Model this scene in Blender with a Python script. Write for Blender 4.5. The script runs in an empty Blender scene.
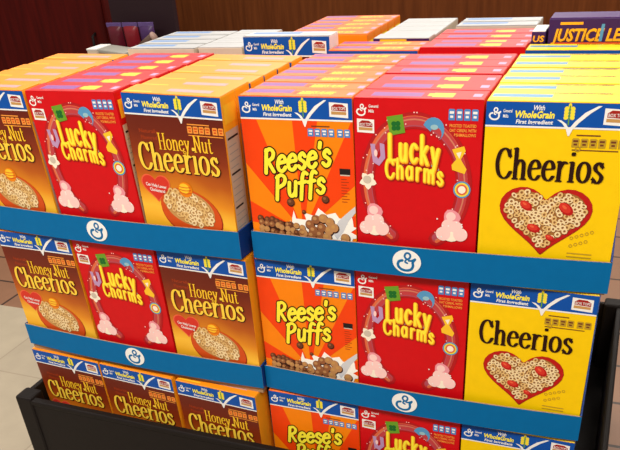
import bpy, bmesh, math, random
from mathutils import Vector, Matrix
random.seed(7)
SC = bpy.context.scene
COL = SC.collection
PI = math.pi

# ------------------------------------------------------------------ materials
def s2l(c):
    c = c / 255.0
    return c / 12.92 if c <= 0.04045 else ((c + 0.055) / 1.055) ** 2.4
def lin(rgb): return (s2l(rgb[0]), s2l(rgb[1]), s2l(rgb[2]), 1.0)
MATS = {}
def M(name, rgb, rough=0.5, spec=0.3, bump=0.0, scale=60):
    if name in MATS: return MATS[name]
    m = bpy.data.materials.new(name); m.use_nodes = True
    nt = m.node_tree; b = nt.nodes['Principled BSDF']
    b.inputs['Base Color'].default_value = lin(rgb)
    b.inputs['Roughness'].default_value = rough
    b.inputs['Specular IOR Level'].default_value = spec
    # faint procedural variation of the board
    tc = nt.nodes.new('ShaderNodeTexCoord'); no = nt.nodes.new('ShaderNodeTexNoise')
    no.inputs['Scale'].default_value = scale
    nt.links.new(tc.outputs['Object'], no.inputs['Vector'])
    mr = nt.nodes.new('ShaderNodeMapRange'); mr.inputs['To Min'].default_value = 0.93; mr.inputs['To Max'].default_value = 1.05
    nt.links.new(no.outputs['Fac'], mr.inputs['Value'])
    hs = nt.nodes.new('ShaderNodeHueSaturation'); hs.inputs['Color'].default_value = lin(rgb)
    nt.links.new(mr.outputs['Result'], hs.inputs['Value'])
    nt.links.new(hs.outputs['Color'], b.inputs['Base Color'])
    if bump:
        bn = nt.nodes.new('ShaderNodeBump'); bn.inputs['Strength'].default_value = bump; bn.inputs['Distance'].default_value = 0.002
        nt.links.new(no.outputs['Fac'], bn.inputs['Height']); nt.links.new(bn.outputs['Normal'], b.inputs['Normal'])
    MATS[name] = m
    return m

def honey_print():
    # printed brown-to-gold artwork of the honey cereal front panel
    m = bpy.data.materials.new('honey_front_print'); m.use_nodes = True
    nt = m.node_tree; b = nt.nodes['Principled BSDF']
    b.inputs['Roughness'].default_value = 0.42; b.inputs['Specular IOR Level'].default_value = 0.3
    tc = nt.nodes.new('ShaderNodeTexCoord'); sp = nt.nodes.new('ShaderNodeSeparateXYZ')
    nt.links.new(tc.outputs['Object'], sp.inputs[0])
    no = nt.nodes.new('ShaderNodeTexNoise'); no.inputs['Scale'].default_value = 9
    nt.links.new(tc.outputs['Object'], no.inputs['Vector'])
    a = nt.nodes.new('ShaderNodeMath'); a.operation = 'MULTIPLY_ADD'; a.inputs[1].default_value = 0.05; a.inputs[2].default_value = -0.025
    nt.links.new(no.outputs['Fac'], a.inputs[0])
    x = nt.nodes.new('ShaderNodeMath'); x.operation = 'MULTIPLY_ADD'; x.inputs[1].default_value = 0.12
    nt.links.new(sp.outputs['X'], x.inputs[0]); nt.links.new(a.outputs[0], x.inputs[2])
    z = nt.nodes.new('ShaderNodeMath'); z.operation = 'ADD'
    nt.links.new(sp.outputs['Z'], z.inputs[0]); nt.links.new(x.outputs[0], z.inputs[1])
    mr = nt.nodes.new('ShaderNodeMapRange'); mr.inputs['From Min'].default_value = 0.045; mr.inputs['From Max'].default_value = 0.262
    nt.links.new(z.outputs[0], mr.inputs['Value'])
    cr = nt.nodes.new('ShaderNodeValToRGB'); e = cr.color_ramp.elements
    e[0].position = 0.0; e[0].color = lin((240, 175, 40))
    e[1].position = 1.0; e[1].color = lin((98, 26, 10))
    for p, c in ((0.13, (248, 190, 56)), (0.28, (226, 140, 26)), (0.45, (182, 88, 16)), (0.62, (136, 48, 12)), (0.8, (108, 32, 10))):
        q = e.new(p); q.color = lin(c)
    nt.links.new(mr.outputs['Result'], cr.inputs['Fac'])
    nt.links.new(cr.outputs['Color'], b.inputs['Base Color'])
    return m

def floor_material():
    m = bpy.data.materials.new('store_floor'); m.use_nodes = True
    nt = m.node_tree; b = nt.nodes['Principled BSDF']
    b.inputs['Roughness'].default_value = 0.42
    tc = nt.nodes.new('ShaderNodeTexCoord'); sp = nt.nodes.new('ShaderNodeSeparateXYZ')
    nt.links.new(tc.outputs['Object'], sp.inputs[0])
    bk = nt.nodes.new('ShaderNodeTexBrick'); bk.inputs['Scale'].default_value = 1.0
    bk.inputs['Color1'].default_value = lin((142, 102, 76)); bk.inputs['Color2'].default_value = lin((126, 90, 68))
    bk.inputs['Mortar'].default_value = lin((60, 42, 33))
    bk.inputs['Mortar Size'].default_value = 0.006; bk.inputs['Brick Width'].default_value = 1.1; bk.inputs['Row Height'].default_value = 0.21
    nt.links.new(tc.outputs['Object'], bk.inputs['Vector'])
    tl = nt.nodes.new('ShaderNodeTexBrick'); tl.offset = 0; tl.inputs['Scale'].default_value = 1.0
    tl.inputs['Color1'].default_value = lin((166, 154, 134)); tl.inputs['Color2'].default_value = lin((160, 148, 129))
    tl.inputs['Mortar'].default_value = lin((146, 133, 115))
    tl.inputs['Mortar Size'].default_value = 0.003; tl.inputs['Brick Width'].default_value = 0.45; tl.inputs['Row Height'].default_value = 0.45
    nt.links.new(tc.outputs['Object'], tl.inputs['Vector'])
    no = nt.nodes.new('ShaderNodeTexNoise'); no.inputs['Scale'].default_value = 14; no.inputs['Detail'].default_value = 6
    nt.links.new(tc.outputs['Object'], no.inputs['Vector'])
    st = nt.nodes.new('ShaderNodeMath'); st.operation = 'GREATER_THAN'; st.inputs[1].default_value = 0.86
    ad = nt.nodes.new('ShaderNodeMath'); ad.operation = 'GREATER_THAN'; ad.inputs[1].default_value = 0.2; nt.links.new(sp.outputs['X'], ad.inputs[0])
    am = nt.nodes.new('ShaderNodeMath'); am.operation = 'MULTIPLY_ADD'; am.inputs[1].default_value = 3.0; nt.links.new(ad.outputs[0], am.inputs[0]); nt.links.new(sp.outputs['Y'], am.inputs[2])
    nt.links.new(am.outputs[0], st.inputs[0])
    mx = nt.nodes.new('ShaderNodeMix'); mx.data_type = 'RGBA'
    nt.links.new(st.outputs[0], mx.inputs['Factor']); nt.links.new(tl.outputs['Color'], mx.inputs[6]); nt.links.new(bk.outputs['Color'], mx.inputs[7])
    mr = nt.nodes.new('ShaderNodeMapRange'); mr.inputs['To Min'].default_value = 0.85; mr.inputs['To Max'].default_value = 1.12
    nt.links.new(no.outputs['Fac'], mr.inputs['Value'])
    hs = nt.nodes.new('ShaderNodeHueSaturation'); nt.links.new(mx.outputs[2], hs.inputs['Color']); nt.links.new(mr.outputs['Result'], hs.inputs['Value'])
    nt.links.new(hs.outputs['Color'], b.inputs['Base Color'])
    return m

def wood_material(name, c1, c2, rough=0.45):
    m = bpy.data.materials.new(name); m.use_nodes = True
    nt = m.node_tree; b = nt.nodes['Principled BSDF']; b.inputs['Roughness'].default_value = rough; b.inputs['Specular IOR Level'].default_value = .12
    tc = nt.nodes.new('ShaderNodeTexCoord'); mp = nt.nodes.new('ShaderNodeMapping'); mp.inputs['Scale'].default_value = (9, 9, 0.7)
    no = nt.nodes.new('ShaderNodeTexNoise'); no.inputs['Scale'].default_value = 4; no.inputs['Detail'].default_value = 5
    nt.links.new(tc.outputs['Object'], mp.inputs[0]); nt.links.new(mp.outputs[0], no.inputs['Vector'])
    cr = nt.nodes.new('ShaderNodeValToRGB'); cr.color_ramp.elements[0].position = 0.3; cr.color_ramp.elements[1].position = 0.7
    cr.color_ramp.elements[0].color = lin(c1); cr.color_ramp.elements[1].color = lin(c2)
    nt.links.new(no.outputs['Fac'], cr.inputs['Fac']); nt.links.new(cr.outputs['Color'], b.inputs['Base Color'])
    return m

C_ = dict(
 blue=(6, 78, 166), white=(240, 238, 234), yellow=(246, 202, 4), red=(206, 8, 18), orange=(246, 132, 4), rayred=(240, 66, 6),
 gold=(252, 176, 34), tray=(0, 102, 160), traydark=(14, 58, 132), black=(32, 26, 26), dkbrown=(58, 20, 10), brown=(112, 60, 32),
 ltyellow=(255, 236, 60), amber=(250, 196, 44), deepamber=(232, 130, 10), maroon=(160, 30, 20), bowl=(208, 78, 24), oat=(226, 186, 120),
 oatdark=(160, 104, 48), oatpale=(240, 214, 164), tan=(196, 146, 84), heart=(184, 26, 22), heartlight=(232, 96, 60), berry=(212, 52, 38),
 chipo=(240, 150, 60), chipb=(78, 132, 196), chipt=(186, 150, 40), navy=(30, 52, 96), green=(104, 156, 40), dkgreen=(24, 104, 40),
 lilac=(186, 146, 186), pink=(236, 150, 160), palepink=(250, 206, 200), cream=(250, 236, 214), purple=(120, 66, 160), deep=(62, 26, 88),
 skyblue=(86, 150, 196), lav=(196, 160, 170), paleblue=(150, 190, 200), puffd=(104, 58, 34), puffm=(146, 90, 54), puffl=(186, 134, 84),
 milk=(250, 246, 238), rain1=(214, 62, 40), rain2=(222, 104, 64), rain3=(206, 122, 96), rain4=(196, 92, 108), kraft=(164, 132, 100), grey=(160, 160, 158), panel=(204, 190, 172),
 wheat=(240, 220, 60), wheatgold=(252, 208, 66), ink=(40, 14, 8), ringred=(176, 26, 30), ringpink=(190, 62, 66), ringlilac=(176, 76, 92), darkred=(142, 4, 12), textred=(164, 58, 22), silver=(206, 206, 210), orangered=(232, 88, 36))
def c(n, **k): return M('print_' + n, C_[n], 0.45, 0.22, **k)

# ------------------------------------------------------------------ geometry helpers
def link(name, me, parent=None, loc=(0, 0, 0), rot=(0, 0, 0)):
    o = bpy.data.objects.new(name, me); COL.objects.link(o)
    o.location = loc; o.rotation_euler = rot
    if parent is not None: o.parent = parent
    return o
def empty(name, loc=(0, 0, 0), rot=(0, 0, 0)):
    o = bpy.data.objects.new(name, None); COL.objects.link(o); o.location = loc; o.rotation_euler = rot
    o.empty_display_size = 0.03
    return o
def tag(o, label, cat, group=None, kind=None):
    o['label'] = label; o['category'] = cat
    if group: o['group'] = group
    if kind: o['kind'] = kind
    return o

class MB:
    """mesh builder: polygons with a material each"""
    def __init__(s): s.v = []; s.f = []; s.m = []; s.mats = []
    def mi(s, mat):
        if mat not in s.mats: s.mats.append(mat)
        return s.mats.index(mat)
    def face(s, pts, mat):
        b = len(s.v); s.v += [tuple(p) for p in pts]; s.f.append(tuple(range(b, b + len(pts)))); s.m.append(s.mi(mat))
    def bm(s, bm, mat):
        b = len(s.v); bm.verts.index_update(); s.v += [tuple(v.co) for v in bm.verts]
        k = s.mi(mat)
        for f in bm.faces: s.f.append(tuple(b + v.index for v in f.verts)); s.m.append(k)
        bm.free()
    def box(s, lo, hi, mat, bev=0.0, seg=2, rot=None):
        bm = bmesh.new(); bmesh.ops.create_cube(bm, size=1)
        ce = [(a + b) / 2 for a, b in zip(lo, hi)]; sz = [b - a for a, b in zip(lo, hi)]
        for v in bm.verts: v.co = Vector((v.co.x * sz[0], v.co.y * sz[1], v.co.z * sz[2]))
        if bev: bmesh.ops.bevel(bm, geom=list(bm.edges), offset=bev, segments=seg, affect='EDGES', profile=0.5)
        for v in bm.verts:
            if rot: v.co = rot @ v.co
            v.co += Vector(ce)
        s.bm(bm, mat)
    def tube(s, pts, rad, mat, n=12, caps=True):
        P = [Vector(p) for p in pts]; rings = []
        for i, p in enumerate(P):
            d = (P[min(i + 1, len(P) - 1)] - P[max(i - 1, 0)]).normalized()
            a = d.orthogonal().normalized() if i == 0 else (a - d * a.dot(d)).normalized()
            b2 = d.cross(a); r = rad[i] if isinstance(rad, (list, tuple)) else rad
            rings.append([p + (a * math.cos(2 * PI * k / n) + b2 * math.sin(2 * PI * k / n)) * r for k in range(n)])
        b = len(s.v); k = s.mi(mat)
        for r in rings: s.v += [tuple(p) for p in r]
        for i in range(len(rings) - 1):
            for j in range(n):
                q = (j + 1) % n; s.f.append((b + i * n + j, b + i * n + q, b + (i + 1) * n + q, b + (i + 1) * n + j)); s.m.append(k)
        if caps:
            s.f.append(tuple(b + j for j in range(n))[::-1]); s.m.append(k)
            s.f.append(tuple(b + (len(rings) - 1) * n + j for j in range(n))); s.m.append(k)
    def mesh(s, name, smooth=False):
        me = bpy.data.meshes.new(name); me.from_pydata(s.v, [], s.f)
        for m in s.mats: me.materials.append(m)
        for p, k in zip(me.polygons, s.m): p.material_index = k; p.use_smooth = smooth
        me.update()
        return me

def hull(pts):
    pts = sorted(set((round(p[0], 7), round(p[1], 7)) for p in pts))
    if len(pts) < 3: return pts
    def half(ps):
        h = []
        for p in ps:
            while len(h) >= 2 and (h[-1][0] - h[-2][0]) * (p[1] - h[-2][1]) - (h[-1][1] - h[-2][1]) * (p[0] - h[-2][0]) <= 0: h.pop()
            h.append(p)
        return h
    a = half(pts); b = half(pts[::-1])
    return a[:-1] + b[:-1]
def smooth_path(p, n=6):
    if len(p) < 3: return list(p)
    closed = p[0] == p[-1]; out = []
    for i in range(len(p) - 1):
        p1, p2 = p[i], p[i + 1]
        p0 = p[i - 1] if i > 0 else (p[-2] if closed else p1)
        p3 = p[i + 2] if i + 2 < len(p) else (p[1] if closed else p2)
        for k in range(n):
            t = k / n
            out.append(tuple(0.5 * (2 * b_ + (c_ - a_) * t + (2 * a_ - 5 * b_ + 4 * c_ - d_) * t * t + (3 * b_ - a_ - 3 * c_ + d_) * t ** 3)
                             for a_, b_, c_, d_ in zip(p0, p1, p2, p3)))
    out.append(p[-1])
    return out

# hand drawn alphabet: strokes in units of the capital height; 'S' strokes are serifs, '|' strokes stay straight
G = {
 'C': (.68, [('~', [(.6, .74), (.5, .94), (.34, 1.0), (.14, .86), (.05, .5), (.14, .14), (.36, 0), (.54, .06), (.66, .24)]), ('S', [(.61, .98), (.61, .7)])]),
 'h': (.64, [('|', [(.14, 0), (.14, 1.02)]), ('~', [(.14, .42), (.26, .6), (.38, .64), (.48, .54), (.5, .36), (.5, 0)]), ('S', [(.02, 0), (.27, 0)]), ('S', [(.38, 0), (.63, 0)]), ('S', [(.02, 1.0), (.14, 1.03)])]),
 'e': (.56, [('~', [(.1, .36), (.3, .38), (.49, .41), (.44, .58), (.3, .66), (.14, .55), (.07, .3), (.14, .08), (.3, 0), (.42, .04), (.51, .15)])]),
 'r': (.47, [('|', [(.14, 0), (.14, .64)]), ('~', [(.14, .38), (.22, .54), (.32, .64), (.41, .6)]), ('S', [(.02, 0), (.28, 0)]), ('S', [(.02, .63), (.14, .65)])]),
 'i': (.3, [('|', [(.15, 0), (.15, .64)]), ('|', [(.15, .87), (.15, .94)]), ('S', [(.02, 0), (.28, 0)]), ('S', [(.02, .63), (.15, .65)])]),
 'o': (.6, [('~', [(.3, .66), (.13, .56), (.07, .33), (.13, .1), (.3, 0), (.47, .1), (.53, .33), (.47, .56), (.3, .66)])]),
 's': (.48, [('~', [(.4, .52), (.27, .66), (.12, .57), (.14, .42), (.3, .32), (.42, .2), (.36, .04), (.22, 0), (.07, .13)]), ('S', [(.41, .65), (.41, .48)]), ('S', [(.06, .18), (.06, 0)])]),
 'H': (.8, [('|', [(.15, 0), (.15, 1)]), ('|', [(.63, 0), (.63, 1)]), ('|', [(.15, .52), (.63, .52)]), ('S', [(.02, 0), (.28, 0)]), ('S', [(.5, 0), (.76, 0)]), ('S', [(.02, 1), (.28, 1)]), ('S', [(.5, 1), (.76, 1)])]),
 'n': (.64, [('|', [(.14, 0), (.14, .64)]), ('~', [(.14, .42), (.26, .6), (.38, .64), (.48, .54), (.5, .36), (.5, 0)]), ('S', [(.02, 0), (.27, 0)]), ('S', [(.38, 0), (.63, 0)]), ('S', [(.02, .63), (.14, .65)])]),
 'y': (.56, [('|', [(.08, .64), (.29, .05)]), ('~', [(.5, .64), (.3, .08), (.2, -.2), (.1, -.3), (.02, -.24)]), ('S', [(0, .64), (.2, .64)]), ('S', [(.38, .64), (.56, .64)])]),
 'N': (.8, [('|', [(.14, 0), (.14, 1)]), ('|', [(.14, 1), (.64, 0)]), ('|', [(.64, 0), (.64, 1)]), ('S', [(.02, 0), (.27, 0)]), ('S', [(.02, 1), (.16, 1)]), ('S', [(.52, 1), (.77, 1)])]),
 'u': (.62, [('~', [(.12, .64), (.12, .24), (.18, .05), (.3, 0), (.42, .1), (.48, .26)]), ('|', [(.48, .64), (.48, 0)]), ('S', [(.01, .63), (.12, .65)]), ('S', [(.38, .63), (.48, .65)]), ('S', [(.48, 0), (.58, 0)])]),
 't': (.44, [('~', [(.18, .86), (.18, .4), (.2, .1), (.28, 0), (.4, .06)]), ('S', [(.03, .62), (.38, .62)])]),
 'L': (.62, [('|', [(.13, 0), (.13, 1)]), ('|', [(.13, 0), (.54, .03)])]),
 'c': (.54, [('~', [(.46, .54), (.3, .66), (.14, .55), (.07, .33), (.14, .1), (.3, 0), (.48, .14)])]),
 'k': (.6, [('|', [(.13, 0), (.13, 1.02)]), ('|', [(.13, .28), (.48, .64)]), ('|', [(.24, .36), (.52, 0)])]),
 'a': (.6, [('~', [(.46, .5), (.28, .66), (.12, .54), (.07, .32), (.13, .08), (.28, 0), (.46, .18)]), ('|', [(.48, .64), (.48, .02)])]),
 'm': (.92, [('|', [(.12, 0), (.12, .64)]), ('~', [(.12, .44), (.26, .63), (.4, .6), (.45, .4), (.45, 0)]), ('~', [(.45, .44), (.58, .63), (.72, .6), (.78, .4), (.78, 0)])]),
 'R': (.72, [('|', [(.14, 0), (.16, 1)]), ('~', [(.14, .94), (.36, 1.02), (.56, .86), (.5, .62), (.2, .5)]), ('|', [(.26, .5), (.6, .02)])]),
 'P': (.68, [('|', [(.14, -.1), (.16, .98)]), ('~', [(.1, .92), (.36, 1.02), (.58, .86), (.52, .6), (.2, .46)])]),
 'f': (.46, [('~', [(.44, .94), (.3, 1.02), (.2, .86), (.18, .5), (.16, -.2)]), ('|', [(.02, .56), (.38, .6)])]),
 "'": (.2, [('|', [(.1, 1.0), (.08, .8)])]),
 ' ': (.34, []),
}

_fc = {}
def font_poly(txt, bold=0.0):
    k = (txt, bold)
    if k not in _fc:
        cu = bpy.data.curves.new('glyphs', 'FONT'); cu.body = txt; cu.size = 1.0; cu.offset = bold; cu.resolution_u = 2
        o = bpy.data.objects.new('glyphs', cu); COL.objects.link(o)
        dg = bpy.context.evaluated_depsgraph_get(); me = o.evaluated_get(dg).to_mesh()
        vs = [(v.co.x, v.co.y) for v in me.vertices]; fs = [tuple(p.vertices) for p in me.polygons]
        o.evaluated_get(dg).to_mesh_clear(); bpy.data.objects.remove(o); bpy.data.curves.remove(cu)
        x0 = min(v[0] for v in vs); x1 = max(v[0] for v in vs)
        _fc[k] = ([(x - x0, y) for x, y in vs], fs, x1 - x0)
    return _fc[k]

class Art(MB):
    """flat printing on a panel: u to the right, v down from the top, in fractions; faces -Y; several ink layers"""
    def __init__(s, w, h, y, rect=None):
        super().__init__(); s.w, s.h, s.y = w, h, y; s.n = 0
        s.rect = rect or (0, 0, 1, 1)
    dv = 0.0
    def P(s, u, v): return (u * s.w, s.h * (1 - v - s.dv))
    def emit(s, pts, mat, layer):
        if len(pts) < 3: return
        s.n += 1; y = s.y - layer * 1.4e-4 - (s.n % 64) * 1.2e-6
        s.face([(p[0] - s.w / 2, y, p[1]) for p in pts], mat)
    def clip(s, pts):
        x0, x1 = s.rect[0] * s.w, s.rect[2] * s.w; z0, z1 = s.h * (1 - s.rect[3]), s.h * (1 - s.rect[1])
        for ax, lim, sg in ((0, x0, 1), (0, x1, -1), (1, z0, 1), (1, z1, -1)):
            out = []
            for i in range(len(pts)):
                a, b = pts[i - 1], pts[i]; da, db = (a[ax] - lim) * sg, (b[ax] - lim) * sg
                if da >= 0 and db >= 0: out.append(b)
                elif (da >= 0) != (db >= 0):
                    t = da / (da - db); q = tuple(a[k] + (b[k] - a[k]) * t for k in (0, 1))
                    out.append(q)
                    if db >= 0: out.append(b)
            pts = out
            if not pts: return []
        return pts
    def poly(s, uv, mat, layer, clip=True):
        pts = [s.P(*p) for p in uv]
        if clip: pts = s.clip(pts)
        if len(pts) > 2:
            ar = sum(pts[i - 1][0] * pts[i][1] - pts[i][0] * pts[i - 1][1] for i in range(len(pts)))
            if ar < 0: pts = pts[::-1]
        s.emit(pts, mat, layer)
    def rect_(s, u0, v0, u1, v1, mat, layer, dv=0): s.poly([(u0, v0), (u1, v0 + dv), (u1, v1 + dv), (u0, v1)], mat, layer)
    def ell(s, u, v, ru, rv, mat, layer, rot=0, n=20, a0=0, a1=2 * PI):
        a = s.h / s.w; pts = []
        for k in range(n):
            t = a0 + (a1 - a0) * k / (n if a1 - a0 > 6.28 else n - 1); x, y = ru * math.cos(t), rv * a * math.sin(t)
            pts.append((u + x * math.cos(rot) - y * math.sin(rot), v + (x * math.sin(rot) + y * math.cos(rot)) / a))
        s.poly(pts, mat, layer)
    def ring(s, u, v, r, r2, mat, layer, n=10, sq=1.0, rot=0):
        a = s.w / s.h
        def q(R, t):
            x, y = R * math.cos(t), R * sq * math.sin(t)
            return (u + x * math.cos(rot) - y * math.sin(rot), v + a * (x * math.sin(rot) + y * math.cos(rot)))
        for k in range(n):
            t0, t1 = 2 * PI * k / n, 2 * PI * (k + 1) / n
            s.poly([q(r, t0), q(r, t1), q(r2, t1), q(r2, t0)], mat, layer)
    def stroke(s, pts, rx, ry, mat, layer, ang=0, smooth=True, n=10):
        """pts in metres; nib an ellipse; each segment the hull of two nibs"""
        if smooth: pts = smooth_path(pts, 5)
        ca, sa = math.cos(ang), math.sin(ang)
        R = lambda k: rx[k] if isinstance(rx, list) else rx
        nib = [(math.cos(2 * PI * k / n), math.sin(2 * PI * k / n)) for k in range(n)]
        for i in range(len(pts) - 1):
            q = []
            for p in (pts[i], pts[i + 1]):
                q += [(p[0] + rx * a * ca - ry * b * sa, p[1] + rx * a * sa + ry * b * ca) for a, b in nib]
            s.emit(s.clip(hull(q)), mat, layer)
    def uvstroke(s, uv, r, mat, layer, smooth=True):
        s.stroke([s.P(*p) for p in uv], r, r, mat, layer, 0, smooth)
    def glyphs(s, txt, u0, v0, u1, cap, nib, mat, layer, serif=True, slope=0.0, shear=0.0, arch=None, track=0.0, ang=0.0, grow=0.0):
        """word from u0 to u1, baseline v0 (at left), cap height in panel fractions"""
        adv = sum(G[ch][0] + track for ch in txt); H = cap * s.h; sx = (u1 - u0) * s.w / adv; x = 0
        for ch in txt:
            wd, st = G[ch]
            for kind, pts in st:
                if kind == 'S' and not serif: continue
                if kind == '~': pts = smooth_path(pts, 5)
                out = []
                for px, pz in pts:
                    tx = (x + px) / adv
                    sc = 1 + grow * tx
                    X = u0 * s.w + (x + px) * sx + shear * pz * H
                    Z = s.h * (1 - v0) + pz * H * sc + slope * (x + px) * sx + (arch(tx) * s.h if arch else 0)
                    out.append((X, Z))
                if kind == 'S': s.stroke(out, nib[1] * H * .8, nib[1] * H, mat, layer, ang, False, 8)
                else: s.stroke(out, nib[0] * H, nib[1] * H, mat, layer, ang, False)
            x += wd + track
    def text(s, txt, u0, v0, u1, size, mat, layer, bold=0.02, slope=0.0, shear=0.0):
        """small sans lettering: baseline v0, width u0..u1, letter size as a fraction of the panel height"""
        vs, fs, W = font_poly(txt, bold); k = (u1 - u0) * s.w / W; H = size * s.h
        for f in fs:
            pts = [(u0 * s.w + vs[i][0] * k + shear * vs[i][1] * H, s.h * (1 - v0) + vs[i][1] * H + slope * vs[i][0] * k) for i in f]
            s.emit(pts, mat, layer)

# ------------------------------------------------------------------ printed motifs
def script_g(a, u, v, r, mat, layer):
    """the round cursive G emblem, r in fractions of the width"""
    cx, cz = a.P(u, v); R = r * a.w
    q = lambda p: [(cx + x * R, cz + z * R) for x, z in p]
    a.stroke(q([(.1, .26), (-.1, .34), (-.2, .58), (-.06, .84), (.18, .86), (.34, .66), (.28, .4), (.1, .26)]), .1 * R, .1 * R, mat, layer)
    a.stroke(q([(.06, .28), (-.1, .14), (-.14, -.04), (.06, -.14)]), .09 * R, .09 * R, mat, layer)
    a.stroke(q([(-.42, .1), (-.74, -.02), (-.84, -.38), (-.6, -.74), (-.1, -.9), (.4, -.76), (.6, -.4), (.58, -.02), (.78, .3)]), .13 * R, .13 * R, mat, layer)
    a.stroke(q([(.2, .12), (.46, .14), (.8, .32)]), .1 * R, .1 * R, mat, layer)

def cup_badge(a, u0, v0, u1, v1, layer, tilt=.006):
    a.rect_(u0, v0, u1, v1, c('white'), layer, tilt)
    du, dv = u1 - u0, v1 - v0
    a.poly([(u0 + .12 * du, v0 + .3 * dv), (u0 + .3 * du, v0 + .12 * dv), (u0 + .7 * du, v0 + .14 * dv), (u0 + .9 * du, v0 + .34 * dv), (u0 + .9 * du, v0 + .62 * dv), (u0 + .12 * du, v0 + .56 * dv)], c('maroon'), layer + 1)
    a.poly([(u0 + .1 * du, v0 + .62 * dv), (u0 + .9 * du, v0 + .66 * dv), (u0 + .9 * du, v0 + .86 * dv), (u0 + .1 * du, v0 + .84 * dv)], c('tan'), layer + 1)
    a.text('BOX TOPS', u0 + .16 * du, v0 + .52 * dv, u0 + .86 * du, .3 * dv, c('white'), layer + 2, .01)

def chips(a, u0, v0, u1, v1, n, mat, layer, txt=None, gap=None):
    W = (u1 - u0) / n
    for k in range(n):
        x = u0 + k * W
        if gap and k >= gap: x += W * .25
        a.poly([(x + .08 * W, v0 + .1 * (v1 - v0)), (x + .2 * W, v0), (x + .8 * W, v0), (x + .92 * W, v0 + .1 * (v1 - v0)), (x + .92 * W, v1), (x + .08 * W, v1)], mat, layer)
        t = txt or c('white')
        a.rect_(x + .22 * W, v0 + .2 * (v1 - v0), x + .78 * W, v0 + .42 * (v1 - v0), t, layer + 1)
        a.rect_(x + .3 * W, v0 + .58 * (v1 - v0), x + .7 * W, v0 + .78 * (v1 - v0), t, layer + 1)

def wheat_tick(a, layer, u=.575, v=.055):
    for k in range(4):
        y = v + .016 - k * .0145
        for sg in (-1, 1):
            a.ell(u + sg * .021, y, .0165, .0105, c('wheat'), layer, sg * .6, 10)
    a.ell(u, v - .042, .011, .013, c('wheat'), layer, 0, 10)
    a.uvstroke([(u, v - .04), (u, v + .05)], .0009, c('green'), layer)
    pts = [(.497, .082), (.525, .084), (.56, .1), (.583, .125), (.62, .088), (.68, .045), (.76, .012), (.785, .012), (.715, .048), (.65, .092), (.608, .128), (.59, .16), (.58, .16), (.562, .125), (.535, .1)]
    a.poly([(x + u - .575, y) for x, y in pts], c('white'), layer + 1)

def header_parts(a, l, m):
    """a: blue banner, l: lettering, m: emblem"""
    hb = .117
    a.rect_(0, 0, 1, hb, c('blue'), 0)
    a.rect_(0, hb, 1, hb + .009, c('white'), 0)
    l.text('With', .325, .038, .405, .034, c('white'), 1, .02, 0, .2)
    l.text('WholeGrain', .2, .076, .475, .047, c('ltyellow'), 1, .035, 0, .15)
    l.text('First Ingredient', .215, .106, .47, .028, c('white'), 1, .03, 0, .15)
    script_g(m, .066, .06, .046, c('white'), 1)
    m.text('General', .122, .052, .185, .022, c('white'), 1, .02)
    m.text('Mills', .122, .078, .16, .022, c('white'), 1, .02)

def oat_rings(a, test, u0, v0, u1, v1, n, r, layer, seed, cols=('oat', 'oatpale', 'oatdark')):
    rd = random.Random(seed); k = 0; pl = []
    tries = 0
    while k < n and tries < 6000:
        tries += 1
        u, v = rd.uniform(u0, u1), rd.uniform(v0, v1)
        if not test(u, v): continue
        if any((u - p) ** 2 + ((v - q) * a.h / a.w) ** 2 < (r * 1.25) ** 2 for p, q in pl): continue
        pl.append((u, v)); k += 1
        sq = rd.uniform(.6, 1); ro = rd.uniform(0, 3)
        a.ring(u, v, r * 1.12, r * .28, c(cols[2]), layer, 9, sq, ro)
        a.ring(u - r * .06, v - r * .05, r, r * .42, c(cols[rd.randrange(2)]), layer + 1, 9, sq, ro)

def heart_pts(u, v, ru, rv, n=40):
    out = []
    for k in range(n):
        t = 2 * PI * k / n
        x = 16 * math.sin(t) ** 3 * .8 + 3.2 * math.sin(t); y = 13 * math.cos(t) - 4 * math.cos(2 * t) - 1.6 * math.cos(3 * t) - .8 * math.cos(4 * t)
        out.append((u + ru * x / 16, v - rv * (y + 2.5) / 14.5))
    return out
def inside(poly):
    def f(u, v):
        r = False
        for i in range(len(poly)):
            (x1, y1), (x2, y2) = poly[i - 1], poly[i]
            if (y1 > v) != (y2 > v) and u < (x2 - x1) * (v - y1) / (y2 - y1) + x1: r = not r
        return r
    return f

# ------------------------------------------------------------------ cereal boxes
HB = .285
KINDS = {  # width, depth, board colour, side colour
 'honey': (.196, .0512, 'gold'), 'charm': (.200, .0545, 'red'), 'puff': (.1955, .0470, 'orange'), 'oat': (.2015, .0538, 'yellow'),
 'white': (.172, .0525, 'panel'), 'whitesmall': (.108, .0525, 'panel'), 'purple': (.12, .0525, 'panel'), 'tallorange': (.186, .0495, 'orange'), 'tallhoney': (.196, .0535, 'white')}
PROTO = {}
TOPC = dict(gold=(246, 144, 22), red=(206, 14, 24), orange=(244, 110, 20), yellow=(250, 216, 40), purple=(138, 78, 150), white=(206, 206, 206), lav=(196, 150, 150), paleblue=(112, 146, 196), panel=(182, 182, 184), skyblue=(92, 146, 184))
HONEY = honey_print()

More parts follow.
